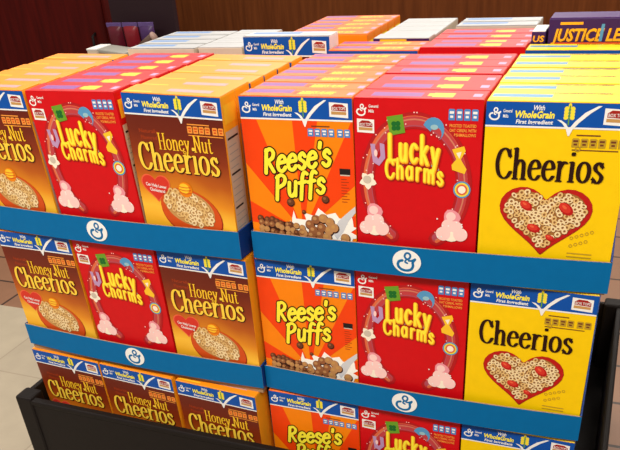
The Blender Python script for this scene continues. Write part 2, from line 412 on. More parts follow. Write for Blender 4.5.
def carton_mesh(kind, w, d, h):
    b = MB(); b.box((-w / 2, -d / 2, 0), (w / 2, d / 2, h), c(KINDS[kind][2]), .0012, 2)
    # kraft edge of the board at the closed base
    return b.mesh('carton')
def flap_mesh(kind, w, d, h):
    c = lambda n: M('top_' + n, TOPC.get(n, C_[n]), 0.36, .4)
    b = MB(); col = KINDS[kind][2]; t = .0016
    b.box((-w / 2 + .0005, -d / 2 + .0004, h - .0002), (w / 2 - .0005, d / 2 - .0010, h + t), c(col), .0006, 1)
    def strip(u0, u1, f0, f1, mat, up=1):
        z = h + t + .00012 * up
        b.face([(-w / 2 + u0 * w, -d / 2 + f0 * d, z), (-w / 2 + u1 * w, -d / 2 + f0 * d, z), (-w / 2 + u1 * w, -d / 2 + f1 * d, z), (-w / 2 + u0 * w, -d / 2 + f1 * d, z)], c(mat))
    def lettering(txt, u0, u1, f, size, mat):
        vs, fs, W = font_poly(txt, .03); k = (u1 - u0) * w / W
        for fc in fs: b.face([(-w / 2 + u0 * w + vs[i][0] * k + .25 * vs[i][1] * size * d, -d / 2 + f * d + vs[i][1] * size * d, h + t + .0002) for i in fc], c(mat))
    if kind in ('honey',):
        strip(.42, .86, .30, .62, 'lav'); strip(.02, .3, .12, .2, 'amber')
    elif kind == 'charm':
        strip(.12, .52, .22, .66, 'purple'); strip(.56, .60, .3, .6, 'amber'); strip(.6, .76, .2, .66, 'amber'); strip(.9, .965, .3, .62, 'lilac')
    elif kind in ('puff', 'tallorange'):
        strip(.02, .44, .4, .9, 'purple'); strip(.46, .5, .3, .7, 'rayred'); lettering("REESE'S PUFFS", .5, .8, .3, .5, 'ltyellow'); strip(.93, .985, .25, .6, 'lilac')
    elif kind == 'oat':
        strip(.02, .44, .38, .72, 'skyblue'); lettering('WHOLE GRAIN OAT CEREAL', .42, .84, .8, .2, 'brown'); strip(.9, .97, .35, .6, 'amber')
    elif kind in ('white', 'tallhoney'):
        strip(.05, .62, .45, .85, 'paleblue'); strip(.66, .95, .3, .6, 'panel'); strip(.0, 1, .0, .12, 'grey')
    elif kind == 'whitesmall':
        strip(.1, .6, .5, .7, 'panel')
    elif kind == 'purple':
        strip(.1, .7, .5, .7, 'panel')
    return b.mesh('top_flap')
def plainfront_mesh(kind, w, d, h):
    a = Art(w, h, -d / 2 - .0002)
    a.rect_(0, 0, 1, 1, HONEY if kind == 'honey' else c(KINDS[kind][2]), 0)
    if kind != 'charm': a.rect_(0, 0, 1, .117, c('blue'), 1); a.rect_(0, .117, 1, .126, c('white'), 1)
    return a.mesh('front_panel')
def side_mesh(kind, w, d, h):
    b = MB(); x = w / 2 + .0003
    f = lambda y0, z0, y1, z1, mat, k=0: b.face([(x + k * .00015, y0, z0), (x + k * .00015, y1, z0), (x + k * .00015, y1, z1), (x + k * .00015, y0, z1)], c(mat))
    f(-d / 2 + .004, .012, d / 2 - .004, h * .8, 'panel')
    for i in range(16):
        z = .03 + i * .0122
        f(-d / 2 + .008, z, d / 2 - .008 - (i % 3) * .004, z + .0016 + .002 * (i % 5 == 0), 'black' if i % 5 == 0 else 'grey', 1)
    f(-d / 2 + .006, h * .84, d / 2 - .006, h * .95, 'amber' if kind in ('honey', 'charm') else 'ltyellow')
    return b.mesh('side_panel')

def build_art(kind, w, d, h):
    """returns list of (name, mesh, parent name or None)"""
    y = -d / 2 - .0002; out = []
    A = lambda yy=0.0, rect=None: Art(w, h, y - yy, rect)
    p = A(); t = A(.0008)
    if kind in ('honey', 'tallhoney', 'puff', 'oat', 'purple'):
        hd, hl, hm = A(.0004), A(.0004), A(.0004)
        if kind == 'purple': pass
        else:
            header_parts(hd, hl, hm)
            bd = A(.0004); cup_badge(bd, .805, .022, .965, .1, 1)
            wt = A(.0004); wheat_tick(wt, 1)
            out += [('header_banner', hd.mesh('header_banner'), None), ('header_lettering', hl.mesh('header_lettering'), 'header_banner'),
                    ('maker_emblem', hm.mesh('maker_emblem'), 'header_banner'), ('coupon_badge', bd.mesh('coupon_badge'), 'header_banner'), ('wheat_tick', wt.mesh('wheat_tick'), 'header_banner')]
    if kind in ('honey', 'tallhoney'):
        p.rect_(0, 0, 1, 1, HONEY, 0)
        p.poly([(0, .82), (.34, .5), (.42, .5), (.05, 1), (0, 1)], c('amber'), 1) if False else None
        p.text('Naturally', .12, .232, .32, .034, c('textred'), 1, .01); p.text('Flavored', .13, .272, .3, .034, c('textred'), 1, .01)
        ch = A(.0004); ch.rect_(.64, .158, .86, .165, c('chipo'), 1); chips(ch, .63, .172, .985, .215, 6, c('chipo'), 1, c('bowl'), 4); ch.rect_(.64, .224, .985, .23, c('chipo'), 1)
        t.glyphs('Honey Nut', .31, .326, .87, .098, (.05, .024), c('amber'), 1, track=.05)
        for dx, mt, ly, ex in ((.004, 'dkbrown', 1, .022), (0, 'wheatgold', 2, 0)):
            t.glyphs('Cheerios', .075 + dx, .462 + dx * .7, .915 + dx, .168, (.064 + ex, .028 + ex), c(mt), ly, track=.05)
        t.ring(.575, .335, .016, .009, c('amber'), 2)
        hb = A(.0004); hp = heart_pts(.195, .585, .145, .085)
        hb.poly(heart_pts(.195, .587, .16, .096), c('heartlight'), 1); hb.poly(hp, c('berry'), 2)
        hb.text('Can Help Lower', .085, .572, .31, .03, c('white'), 3, .02, -.08); hb.text('Cholesterol', .12, .605, .285, .03, c('white'), 3, .02, -.08)
        bw = A(.0004); bw.dv = -.025
        bw.ell(.54, .765, .335, .165, c('maroon'), 1, .3, 34); bw.ell(.535, .758, .33, .16, c('bowl'), 2, .3, 34); bw.ell(.525, .722, .27, .115, c('tan'), 3, .25, 34)
        el = [(.525 + .25 * math.cos(k / 30 * 2 * PI), .722 + .1 * math.sin(k / 30 * 2 * PI) + .05 * math.cos(k / 30 * 2 * PI)) for k in range(30)]
        oat_rings(bw, inside(el), .2, .55, .86, .9, 100, .031, 4, 3, ('oat', 'oatpale', 'oatdark'))
        bw.ell(.515, .6, .075, .05, c('deepamber'), 6, 0, 18); bw.ell(.505, .592, .055, .033, c('amber'), 7, 0, 16)
        for k in (-1, 0, 1): bw.uvstroke([(.455, .6 + k * .018), (.515, .606 + k * .02), (.575, .6 + k * .018)], .0007, c('bowl'), 8)
        out += [('front_panel', p.mesh('front_panel'), None), ('nutrition_strip', ch.mesh('nutrition_strip'), 'front_panel'), ('title_lettering', t.mesh('title_lettering'), 'front_panel'),
                ('heart_badge', hb.mesh('heart_badge'), 'front_panel'), ('cereal_bowl', bw.mesh('cereal_bowl'), 'front_panel')]
    elif kind == 'puff':
        p.rect_(0, 0, 1, 1, c('orange'), 0)
        cu, cv = .5, .8
        for a0, a1 in ((186, 204), (226, 247), (268, 283), (300, 322), (342, 358), (20, 60), (100, 150)):
            q = [(cu, cv)]
            for k in range(5):
                th = math.radians(a0 + (a1 - a0) * k / 4); q.append((cu + 1.5 * math.cos(th), cv + 1.2 * math.sin(th)))
            p.poly(q, c('rayred'), 1)
        ch = A(.0004); ch.rect_(.64, .152, .8, .158, c('brown'), 1); chips(ch, .6, .168, .965, .212, 6, c('chipb'), 1, c('white'), 4)
        il = A(.0004); il.rect_(.87, .39, .965, .425, c('black'), 1); il.rect_(.875, .425, .96, .432, c('panel'), 1)
        for k in range(9): il.rect_(.88, .45 + k * .017, .93 + .02 * (k % 2), .454 + k * .017, c('textred'), 1)
        for g_, mt, ly in ((.055, 'ink', 1), (0.0, 'ltyellow', 3)):
            t.glyphs("Reese's", .165, .443, .80, .138, (.088 + g_, .082 + g_), c(mt), ly, False, .165, .1, None, .04)
            t.glyphs("Puffs", .25, .592, .735, .135, (.088 + g_, .082 + g_), c(mt), ly, False, .165, .1, None, .04)
        bw = A(.0004); bw.dv = -.05; rd = random.Random(5)
        sp = []
        for k in range(26):
            th = 2 * PI * k / 26; rr = 1 + (.3 if k % 2 else -.06) + rd.uniform(-.1, .1); sp.append((.7 + .26 * rr * math.cos(th), .825 + .1 * rr * math.sin(th)))
        bw.poly([(.1, .78), (.3, .79), (.5, .81), (.62, .9), (.6, 1), (.2, 1), (.1, .9)], c('dkbrown'), 1)
        bw.poly(sp, c('milk'), 2); bw.poly([(.38, .86), (.98, .84), (.9, 1), (.36, 1)], c('milk'), 2)
        for (u, v) in ((.38, .8), (.42, .735), (.95, .71)): bw.poly([(u - .02, v + .03), (u, v - .02), (u + .022, v + .04), (u + .03, v + .1), (u - .03, v + .1)], c('milk'), 2)
        bw.poly([(.78, .84), (.84, .76), (.9, .72), (1, .66), (1, .70), (.93, .76), (.88, .83), (.82, .88)], c('silver'), 3)
        def puff(u, v, r, k):
            bw.ell(u, v, r, r * w / h, c('dkbrown'), 4, 0, 14); bw.ell(u - r * .08, v - r * .1, r * .88, r * .88 * w / h, c(('puffd', 'puffm', 'puffl')[k % 3]), 5, 0, 14)
            bw.ell(u - r * .25, v - r * .3 * w / h, r * .4, r * .36 * w / h, c(('puffm', 'puffl', 'tan')[k % 3]), 6, 0, 10)
        for k in range(34): puff(.1 + (k % 9) * .049 + rd.uniform(-.012, .012), .775 + (k // 9) * .036 + (k % 9) * .006 + rd.uniform(-.008, .008), .032, rd.randrange(3))
        for (u, v) in ((.57, .8), (.63, .765), (.7, .755), (.76, .775), (.6, .835), (.68, .815), (.75, .83), (.8, .81), (.66, .86), (.73, .875), (.58, .87), (.9, .87), (.5, .86)): puff(u, v, .047, rd.randrange(1, 3))
        puff(.4, .665, .038, 0); puff(.73, .632, .036, 0); puff(.52, .72, .02, 0)
        out += [('front_panel', p.mesh('front_panel'), None), ('nutrition_strip', ch.mesh('nutrition_strip'), 'front_panel'), ('title_lettering', t.mesh('title_lettering'), 'front_panel'), ('cereal_splash', bw.mesh('cereal_splash'), 'front_panel'), ('net_weight_label', il.mesh('net_weight_label'), 'front_panel')]
    elif kind == 'oat':
        p.rect_(0, 0, 1, 1, c('yellow'), 0)
        ch = A(.0004); ch.rect_(.64, .152, .8, .158, c('brown'), 1); chips(ch, .61, .17, .965, .215, 6, c('chipt'), 1, c('brown'), 4); ch.rect_(.62, .226, .93, .231, c('brown'), 1)
        il = A(.0004)
        for k in range(2): il.rect_(.68, .785 + k * .02, .86, .791 + k * .02, c('chipt'), 1)
        for k in range(9): il.ring(.7 + (k % 5) * .035, .70 + (k // 5) * .045 - (k % 5) * .01, .014, .009, c('chipt'), 1, 8)
        t.glyphs('Cheerios', .10, .392, .865, .158, (.068, .026), c('ink'), 2, track=.055); t.ring(.66, .222, .02, .013, c('chipt'), 2)
        hb = A(.0004)
        hb.poly(heart_pts(.485, .622, .338, .200), c('maroon'), 1); hb.poly(heart_pts(.485, .619, .335, .196), c('heart'), 2); q = heart_pts(.485, .614, .295, .170)
        hb.poly(q, c('oatdark'), 3)
        oat_rings(hb, inside(heart_pts(.485, .614, .287, .164)), .15, .42, .8, .82, 190, .024, 4, 11, ('oatpale', 'oat', 'brown'))
        for (u, v, r, ro) in ((.345, .535, .052, .6), (.635, .54, .062, .7), (.415, .66, .052, .3), (.545, .71, .036, .4)):
            hb.ell(u, v, r, r * .45, c('heart'), 6, ro, 14); hb.ell(u - .008, v - .006, r * .82, r * .34, c('berry'), 7, ro, 14); hb.ell(u - .012, v - .01, r * .35, r * .12, c('heartlight'), 8, ro, 10)
        out += [('front_panel', p.mesh('front_panel'), None), ('nutrition_strip', ch.mesh('nutrition_strip'), 'front_panel'), ('title_lettering', t.mesh('title_lettering'), 'front_panel'), ('heart_bowl', hb.mesh('heart_bowl'), 'front_panel'), ('small_print', il.mesh('small_print'), 'front_panel')]
    elif kind == 'charm':
        p.rect_(0, 0, 1, 1, c('red'), 0)
        hm = A(.0004); script_g(hm, .065, .058, .046, c('white'), 1); hm.text('General', .122, .045, .2, .022, c('white'), 1, .02); hm.text('Mills', .122, .071, .165, .022, c('white'), 1, .02)
        bd = A(.0004); cup_badge(bd, .025, .105, .165, .178, 1, .004)
        ch = A(.0004); chips(ch, .74, .042, .97, .1, 4, c('chipb'), 1); il = A(.0004)
        for k, (tx, e) in enumerate((('FROSTED TOASTED', .955), ('OAT CEREAL WITH', .955), ('MARSHMALLOWS', .955))): il.text(tx, .755, .135 + k * .024, e, .022, c('chipo'), 1, .03)
        rb = A(.0004)
        def arc(rr, wd, mt, ly):
            q = []
            N = 44
            for k in range(N + 1):
                th = math.radians(118 + (304) * k / N); q.append((.49 + rr * .40 * math.cos(th), .46 + rr * .36 * math.sin(th) + 0))
            pts = [rb.P(*x) for x in q]; rb.stroke(pts, wd, wd, c(mt), ly, 0, False, 8)
        arc(.985, .0125, 'ringred', 1); arc(1.025, .003, 'rain2', 2); arc(.98, .0065, 'ringpink', 2); arc(.95, .0055, 'ringlilac', 2); arc(1.0, .0012, 'rain3', 3)
        rd = random.Random(9)
        for k in range(46):
            th = math.radians(rd.uniform(120, 420)); r = rd.uniform(.84, 1.12)
            rb.ell(.49 + r * .4 * math.cos(th), .46 + r * .36 * math.sin(th), .006, .004, c('palepink'), 4, 0, 6)
        # marshmallow shapes round the rainbow
        def blob(u, v, r, c1, c2, n=8, wob=.12, ro=0):
            q = []
            for k in range(n * 4):
                th = 2 * PI * k / (n * 4); R = r * (1 + wob * math.cos(n * th)); q.append((u + R * math.cos(th + ro), v + R * w / h * math.sin(th + ro)))
            rb.poly(q, c(c1), 5); rb.ell(u - r * .1, v - r * .1, r * .58, r * .55 * w / h, c(c2), 6, 0, 14)
        q = lambda u, v, r: [(u - r, v - r * .6), (u + r * .7, v - r * .8), (u + r, v + r * .5), (u - r * .6, v + r * .75)]
        big = lambda ps, f=1.28: [(sum(p[0] for p in ps) / len(ps) + (x - sum(p[0] for p in ps) / len(ps)) * f, sum(p[1] for p in ps) / len(ps) + (y - sum(p[1] for p in ps) / len(ps)) * f) for x, y in ps]
        rb.poly(q(.34, .135, .074), c('green'), 5)
        for (du, dv) in ((-.016, -.01), (.016, -.012), (-.014, .013), (.017, .011)): rb.ell(.34 + du, .137 + dv, .021, .014, c('dkgreen'), 6, 0, 10)
        cr = [(.64 + .065 * math.cos(t_ / 12 * PI * 1.25 + 3.5), .15 + .05 * math.sin(t_ / 12 * PI * 1.25 + 3.5)) for t_ in range(13)] + [(.655 + .035 * math.cos(t_ / 12 * PI * 1.2 + 3.5), .168 + .028 * math.sin(t_ / 12 * PI * 1.2 + 3.5)) for t_ in range(12, -1, -1)]
        rb.poly(big(cr), c('skyblue'), 5); rb.ell(.64, .138, .03, .014, c('paleblue'), 6, 0, 12)
        rb.poly(big([(.795, .265), (.865, .25), (.875, .27), (.848, .305), (.885, .345), (.875, .365), (.80, .35), (.795, .33), (.822, .305)], 1.3), c('amber'), 5); rb.poly([(.815, .27), (.855, .262), (.84, .3)], c('cream'), 6)
        hs = [(.145, .25), (.175, .25), (.18, .3), (.195, .315), (.21, .3), (.205, .245), (.235, .25), (.24, .31), (.2, .345), (.16, .33)]
        rb.poly(big(hs), c('lilac'), 5); rb.ell(.175, .29, .014, .02, c('palepink'), 6)
        blob(.105, .45, .062, 'cream', 'panel', 5, .22, .3); blob(.155, .63, .068, 'pink', 'palepink', 3, .08); blob(.80, .635, .068, 'pink', 'palepink', 3, .08)
        for r, mt, ly in ((.068, 'skyblue', 5), (.056, 'wheat', 6), (.044, 'rain2', 7), (.03, 'cream', 8)): rb.ell(.87, .47, r, r * w / h, c(mt), ly, .4, 20)
        cls = []
        for (u0, sg) in ((.155, 1), (.80, -1)):
            cl = A(.0004); cls.append(cl)
            for (du, dv, r) in ((0, .005, .085), (.065, .02, .06), (-.075, .018, .058), (.025, -.03, .056), (-.035, -.026, .052)):
                cl.ell(u0 + du * sg, .715 + dv, r, r * w / h, c('cream' if du == 0 else 'palepink'), 6, 0, 16)
            for k in range(9): cl.ell(u0 + rd.uniform(-.12, .12), .71 + rd.uniform(-.07, .05), .007, .005, c('white'), 7, 0, 6)
        # small rainbow between the two words
        for k, mt in enumerate(('berry', 'rain2', 'amber', 'paleblue')):
            rb.stroke([cl.P(.36, .342 + k * .006), cl.P(.46, .318 + k * .006), cl.P(.6, .322 + k * .006), cl.P(.68, .35 + k * .006)], .0011, .0011, c(mt), 2)
        ar1 = lambda x: -.012 * (2 * x - .9) ** 2
        for g_, mt, ly, dx, dv in ((.035, 'maroon', 2, .006, .005), (.0, 'deepamber', 3, .004, .004), (-.008, 'amber', 4, 0, 0), (-.045, 'ltyellow', 5, -.001, -.002)):
            t.glyphs('Lucky', .275 + dx, .322 + dv, .70 + dx, .148, (.092 + g_, .08 + g_), c(mt), ly, False, -.06, .0, ar1, .15)
            t.glyphs('Charms', .255 + dx, .418 + dv, .735 + dx, .108, (.095 + g_, .085 + g_), c(mt), ly, False, -.07, .0, ar1, .16)
        out += [('front_panel', p.mesh('front_panel'), None), ('maker_emblem', hm.mesh('maker_emblem'), 'front_panel'), ('coupon_badge', bd.mesh('coupon_badge'), 'front_panel'), ('nutrition_strip', ch.mesh('nutrition_strip'), 'front_panel'),
                ('rainbow_ring', rb.mesh('rainbow_ring'), 'front_panel'), ('cloud_print', cls[0].mesh('cloud_print'), 'front_panel'), ('cloud_print', cls[1].mesh('cloud_print'), 'front_panel'), ('small_print', il.mesh('small_print'), 'front_panel'), ('title_lettering', t.mesh('title_lettering'), 'front_panel')]
    elif kind == 'purple':
        p.rect_(0, 0, 1, 1, c('deep'), 0); p.rect_(.12, .004, .6, .03, c('amber'), 1)
        out += [('front_panel', p.mesh('front_panel'), None)]
    return out

def cereal_box(kind, loc, rot, label, group, full=False, side=False, h=None):
    key = (kind, h)
    w, d, col = KINDS[kind]; h = h or HB
    if key not in PROTO:
        PROTO[key] = dict(carton=carton_mesh(kind, w, d, h), flap=flap_mesh(kind, w, d, h), side=side_mesh(kind, w, d, h), plain=plainfront_mesh(kind, w, d, h))
    pr = PROTO[key]
    if full and 'art' not in pr: pr['art'] = build_art(kind, w, d, h)
    root = empty('cereal_box', loc, rot); tag(root, label, 'cereal box', group)
    link('carton', pr['carton'], root); link('top_flap', pr['flap'], root)
    if side: link('side_panel', pr['side'], root)
    if not full and kind in ('honey', 'charm', 'puff', 'oat'): link('front_panel', pr['plain'], root)
    if full:
        made = {}
        for nm, me, pa in pr['art']: made[nm] = link(nm, me, made[pa] if pa else root)
    return root

# ------------------------------------------------------------------ the two stacks
PT = .2938; LIP = .0529
ST = {
 'R': dict(x=0.0, y=0.0, yaw=0.0, w=.6062, ox=(.0062, 0, -.0002), oy=(.002, .0008, -.0028), oz=(-.0012, .0019, .0024), ya=(.0102, -.0006, .0042), lean=-.0043),
 'L': dict(x=-.6216, y=.0088, yaw=-.0431, w=.6136, ox=(-.0062, .0025, -.0028), oy=(-.0024, .0035, -.001), oz=(.0011, .004, -.004), ya=(.006, .0139, -.010), lean=-.033)}
GAPL, BULGE = .0048, .0109
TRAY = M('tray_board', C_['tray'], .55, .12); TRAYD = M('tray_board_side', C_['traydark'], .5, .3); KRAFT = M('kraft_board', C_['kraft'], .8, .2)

def tray_matrix(s, k):
    S = ST[s]; yaw = S['yaw'] + S['ya'][k]
    x, y = S['ox'][k] + S['w'] / 2, S['oy'][k]
    cc, sn = math.cos(S['yaw']), math.sin(S['yaw'])
    return Vector((S['x'] + cc * x - sn * y, S['y'] + sn * x + cc * y, -k * PT + S['oz'][k])), yaw
def at(s, k, x, y, z=0):
    """point given in the tray's own frame (x from the stack's left front corner)"""
    o, yaw = tray_matrix(s, k); x -= ST[s]['w'] / 2
    return (o.x + math.cos(yaw) * x - math.sin(yaw) * y, o.y + math.sin(yaw) * x + math.cos(yaw) * y, o.z + z), yaw

def tray(s, k, depth, label, emblem=None, y0=0.0, front=True, pad=.008, dx=0.0):
    S = ST[s]; w = S['w'] + .004; o, yaw = at(s, k, S['w'] / 2 + dx, y0)
    root = empty('display_tray', o, (0, 0, yaw)); tag(root, label, 'tray', 'blue cardboard display trays')
    yf = -GAPL if front else -.002; bul = BULGE if front and k < 2 else .001; t = .0028; N = 24
    ya = lambda q: yf - bul * 4 * q * (1 - q)
    b = MB()
    def wall(z0, z1):
        for i in range(N):
            q0, q1 = i / N, (i + 1) / N; x0, x1 = -w / 2 + w * q0, -w / 2 + w * q1; a0, a1 = ya(q0), ya(q1)
            b.face([(x0, a0, z0), (x1, a1, z0), (x1, a1, z1), (x0, a0, z1)], TRAY)
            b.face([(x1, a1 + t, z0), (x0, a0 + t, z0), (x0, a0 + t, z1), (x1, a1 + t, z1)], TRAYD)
            b.face([(x0, a0, z1), (x1, a1, z1), (x1, a1 + t, z1), (x0, a0 + t, z1)], KRAFT)
            b.face([(x0, a0 + t, z0), (x1, a1 + t, z0), (x1, a1, z0), (x0, a0, z0)], KRAFT)
        for x, a in ((-w / 2, ya(0)), (w / 2, ya(1))): b.face([(x, a, z0), (x, a + t, z0), (x, a + t, z1), (x, a, z1)], KRAFT)
    wall(0, LIP); link('front_lip', b.mesh('front_lip'), root)
    for sg in (-1, 1):
        b = MB(); x0 = sg * (w / 2 + .0002); x1 = sg * (w / 2 - t)
        lo, hi = min(x0, x1), max(x0, x1)
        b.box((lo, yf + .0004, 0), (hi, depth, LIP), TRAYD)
        e = link('side_wall', b.mesh('side_wall'), root); e['label'] = 'darker blue cardboard side'
    b = MB(); b.box((-w / 2 + .004, -.001, -pad), (w / 2 - .004, depth - .002, -.0005), KRAFT); link('tray_base', b.mesh('tray_base'), root)
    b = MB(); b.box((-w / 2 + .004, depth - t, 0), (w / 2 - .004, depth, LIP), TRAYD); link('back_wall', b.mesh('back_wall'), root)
    if s == 'L' and k:
        for ch in root.children:
            for v in ch.data.vertices:
                if v.co.x > 0 and v.co.y > 0: v.co.x -= .018 * v.co.y / depth * v.co.x / (w / 2)
    if emblem:
        q = emblem; x = -w / 2 + w * q
        a = Art(.001, .001, 0); a.w, a.h = .05, .05; a.rect = (-5, -5, 6, 6)
        slope = -bul * 4 * (1 - 2 * q) / w
        rw, rh = .0245, .0215
        n = 32; pts = [(.025 + rw * math.cos(2 * PI * i / n), .025 + rh * math.sin(2 * PI * i / n)) for i in range(n)]
        a.emit(pts, c('white'), 0)
        script_g(a, .5, .5, .36, c('tray'), 1)
        e = link('round_emblem', a.mesh('round_emblem'), root, (x, ya(q) - .0009, LIP / 2 - .025 + .001), (0, 0, math.atan(slope)))
        e['label'] = 'white oval with a blue script letter'
    return root

SIDE = {'R': 'right', 'L': 'left'}; TIER = ('top', 'middle', 'bottom')
ORD = ('front', 'second', 'third', 'fourth', 'fifth', 'sixth', 'seventh', 'eighth')
FACE = {'honey': 'brown and gold cereal box', 'charm': 'red cereal box with rainbow ring', 'puff': 'orange cereal box with sunray print', 'oat': 'yellow cereal box with heart-shaped bowl'}
PLAIN = {'honey': 'gold-topped cereal box', 'charm': 'red-topped cereal box', 'puff': 'orange-topped cereal box', 'oat': 'yellow-topped cereal box'}
# column start x per tier, kind, row pitch, number of rows, name of the column
COLS = {
 'R': [('puff', (.0012, .0012, .0012), .0507, 7, 'left'), ('charm', (.1990, .1990, .1990), .0583, 6, 'middle'), ('oat', (.4028, .4028, .4028), .0575, 6, 'right')],
 'L': [('honey', (.0035, .005, .002), .0555, 6, 'left'), ('charm', (.2075, .2085, .2035), .0583, 6, 'middle'), ('honey', (.4135, .4130, .4105), .0555, 6, 'right')]}
rj = random.Random(21)
for s in 'RL':
    S = ST[s]
    for k in range(3):
        pad = .008
        if k < 2: pad = PT - HB - (-S['oz'][k] + S['oz'][k + 1]) - .0025
        nm = {('R', 0): 'blue cardboard tray holding the top right cereal boxes', ('R', 1): 'blue cardboard tray in the middle of the right stack',
              ('R', 2): 'lowest blue cardboard tray of the right stack, hidden in the black bin', ('L', 0): 'blue cardboard tray holding the top left cereal boxes',
              ('L', 1): 'blue cardboard tray in the middle of the left stack', ('L', 2): 'lowest blue cardboard tray of the left stack, hidden in the black bin'}[(s, k)]
        tray(s, k, .362, nm, {('R', 0): .478, ('R', 1): .485, ('L', 0): .492, ('L', 1): .505}.get((s, k)), pad=max(pad, .004))
        for j, (kind, xs, pitch, rows, cn) in enumerate(COLS[s]):
            if s == 'L' and k == 2: kind = 'honey'; pitch = .0555
            w, d, col = KINDS[kind]
            for r in range(rows):
                outer = (s == 'R' and j == 2) or (s == 'L' and j == 0)
                if k and r and not outer: continue
                x = xs[k] + w / 2 + (rj.uniform(-.0014, .0) if r else 0) * (1 if j else -1); y = pitch * r + d / 2 + .0008
                roll = 0.0
                if s == 'L' and k == 0 and j == 0: x = xs[k] + w * .985 / 2
                if s == 'L' and k == 0 and j == 1: roll = -.014 if r == 0 else -.010
                if s == 'L' and k == 1 and j == 2: roll = .008
                if s == 'L' and k == 0 and j == 2: roll = .02 if r == 0 else .010
                lean = S['lean'] + (rj.uniform(-.0025, .0025) if r else 0)
                if r >= 1: lean *= .8
                p, yaw = at(s, k, x, y, d / 2 * math.sin(abs(lean)) + w / 2 * abs(math.sin(roll)) + .0004)
                place = '%s stack, %s tier' % (SIDE[s], TIER[k])
                if r == 0: lab = '%s, front of the %s column, %s' % (FACE[kind], cn, place)
                else: lab = '%s, %s from the front, %s column of %s' % (PLAIN[kind], ORD[r], cn, place)
                bx_ = cereal_box(kind, p, (-lean, roll, yaw), lab,
                           'cereal boxes in the %s stack, %s tier' % (SIDE[s], TIER[k]), full=(r == 0), side=(outer and s == 'R') or (s == 'L' and k == 0 and r < 3))
                if r and not k: bx_.scale.z = rj.uniform(.992, 1.0)
                if s == 'L' and k == 0 and j == 0: bx_.scale.x = .985

# ------------------------------------------------------------------ rear half of the display
def rear(kind, x, y, label, group, h=None, full=False, z=0.0, side=False): return cereal_box(kind, (x, y, z), (0, 0, 0), label, group, full, side, h)
for s in 'R':
    for k in (1, 2):
        S = ST[s]; pad = .008
        if k < 2: pad = PT - HB + S['oz'][k] - S['oz'][k + 1] - .0025
        tray(s, k, .362, 'blue cardboard tray behind the %s stack, %s tier of the rear half' % (SIDE[s], TIER[k]), None, .385, False, max(pad, .004), (0 if s == 'R' else -.038))
for k in (1, 2):
    for s, j in (('R', 2),):
        kind, xs, pitch, rows, cn = COLS[s][j]; w, d, col = KINDS[kind]
        for r in range(6):
            p, yaw = at(s, k, xs[k] + w / 2 if s == 'R' else .002 - .038 + w / 2 + .004, .388 + pitch * r + d / 2)
            cereal_box(kind, p, (0, 0, yaw), '%s, %s in the rear half, outer edge of %s stack, %s tier' % (PLAIN[kind], ORD[r] if r else 'first', SIDE[s], TIER[k]), 'cereal boxes in the rear half', False, s == 'R')
ZR = ZL = .0005
root = empty('slip_sheet', (-.02, .590, -.0075)); tag(root, 'brown cardboard sheet under the rear boxes of the top tier', 'cardboard sheet')
b = MB(); b.box((-.60, -.196, 0), (.62, .20, .0075), KRAFT, .001); link('sheet', b.mesh('sheet'), root)
for r in range(4):
    rear('white', -.384, .418 + r * .056, 'white-topped cereal box, %s of the row behind the left stack red boxes' % (('first',) + ORD[1:])[r], 'white-topped boxes behind the left stack', z=ZL)
for r in range(4):
    rear('whitesmall', -.241, .432 + r * .056, 'small white-topped carton, %s of the row beside the blue-banner box' % (('first',) + ORD[1:])[r], 'small white cartons behind the left stack', z=ZL)
rear('tallhoney', -.083, .432, 'tall cereal box with blue whole grain banner showing behind the gold tops', None, .306, True, ZL)
for r in range(5):
    rear('tallorange', -.028, .522 + r * .052, 'tall orange-topped cereal box, %s behind the blue-banner box' % (('first',) + ORD[1:])[r], 'tall orange boxes behind the blue-banner box', .294, z=ZR, side=True)
for r in range(5):
    rear('purple', .140, .522 + r * .056, 'white-topped carton with purple front, %s behind the orange rows' % (('first',) + ORD[1:])[r], 'white-topped cartons behind the orange rows', .286 if r == 0 else .283, r == 0, ZR)
for r in range(2):
    rp = rear('puff', .110, .415 + r * .0507, 'orange-topped cereal box, %s behind the right stack left column' % ('first', 'second')[r], 'orange boxes in the rear half', .281, z=ZR); rp.scale.x = .955
for r in range(4):
    rear('charm', .307, .420 + r * .0585, 'red-topped cereal box, %s behind the right stack middle column' % (('first',) + ORD[1:])[r], 'red boxes in the rear half', .286 if r == 0 else .282, z=ZR)
rear('oat', .509, .418, 'yellow-topped cereal box just in front of the purple lettered box', None, .282, z=ZR)
for r in range(2):
    rear('white', .31, .662 + r * .057, 'white-topped cereal box, %s behind the rear red boxes' % ('first', 'second')[r], 'white-topped boxes at the far edge', .286, z=ZR)

# purple boxed goods with yellow lettering
def purple_box(w, d, h, x, y, z, label, words, lid):
    root = empty('boxed_goods', (x, y, z)); tag(root, label, 'box')
    b = MB(); b.box((-w / 2, -d / 2, 0), (w / 2, d / 2, h), M('purple_board', (56, 24, 84), .45), .0015); link('carton', b.mesh('carton'), root)
    b = MB(); b.box((-w / 2 + .001, -d / 2 + .001, h - .0005), (w / 2 - .001, d / 2 - .001, h + .0015), lid, .0006, 1); link('lid', b.mesh('lid'), root)
    a = Art(w, h, -d / 2 - .0004)
    words(a); link('front_lettering', a.mesh('front_lettering'), root)
    return root
def jl(a):
    for dx, mt, ly, bo in ((.004, 'brown', 1, .05), (0, 'gold', 2, .03)):
        a.text('JUSTICE LEAGUE', .03 + dx, .118 + dx * .4, .85 + dx, .092, c(mt), ly, bo, 0, .2)
    a.poly([(.415, .03), (.44, .03), (.43, .12), (.405, .12)], c('skyblue'), 3)
    a.rect_(.09, .018, .27, .032, c('gold'), 1)
    a.rect_(.03, .126, .92, .134, c('orangered'), 1); a.rect_(.18, .14, .9, .147, c('gold'), 1)
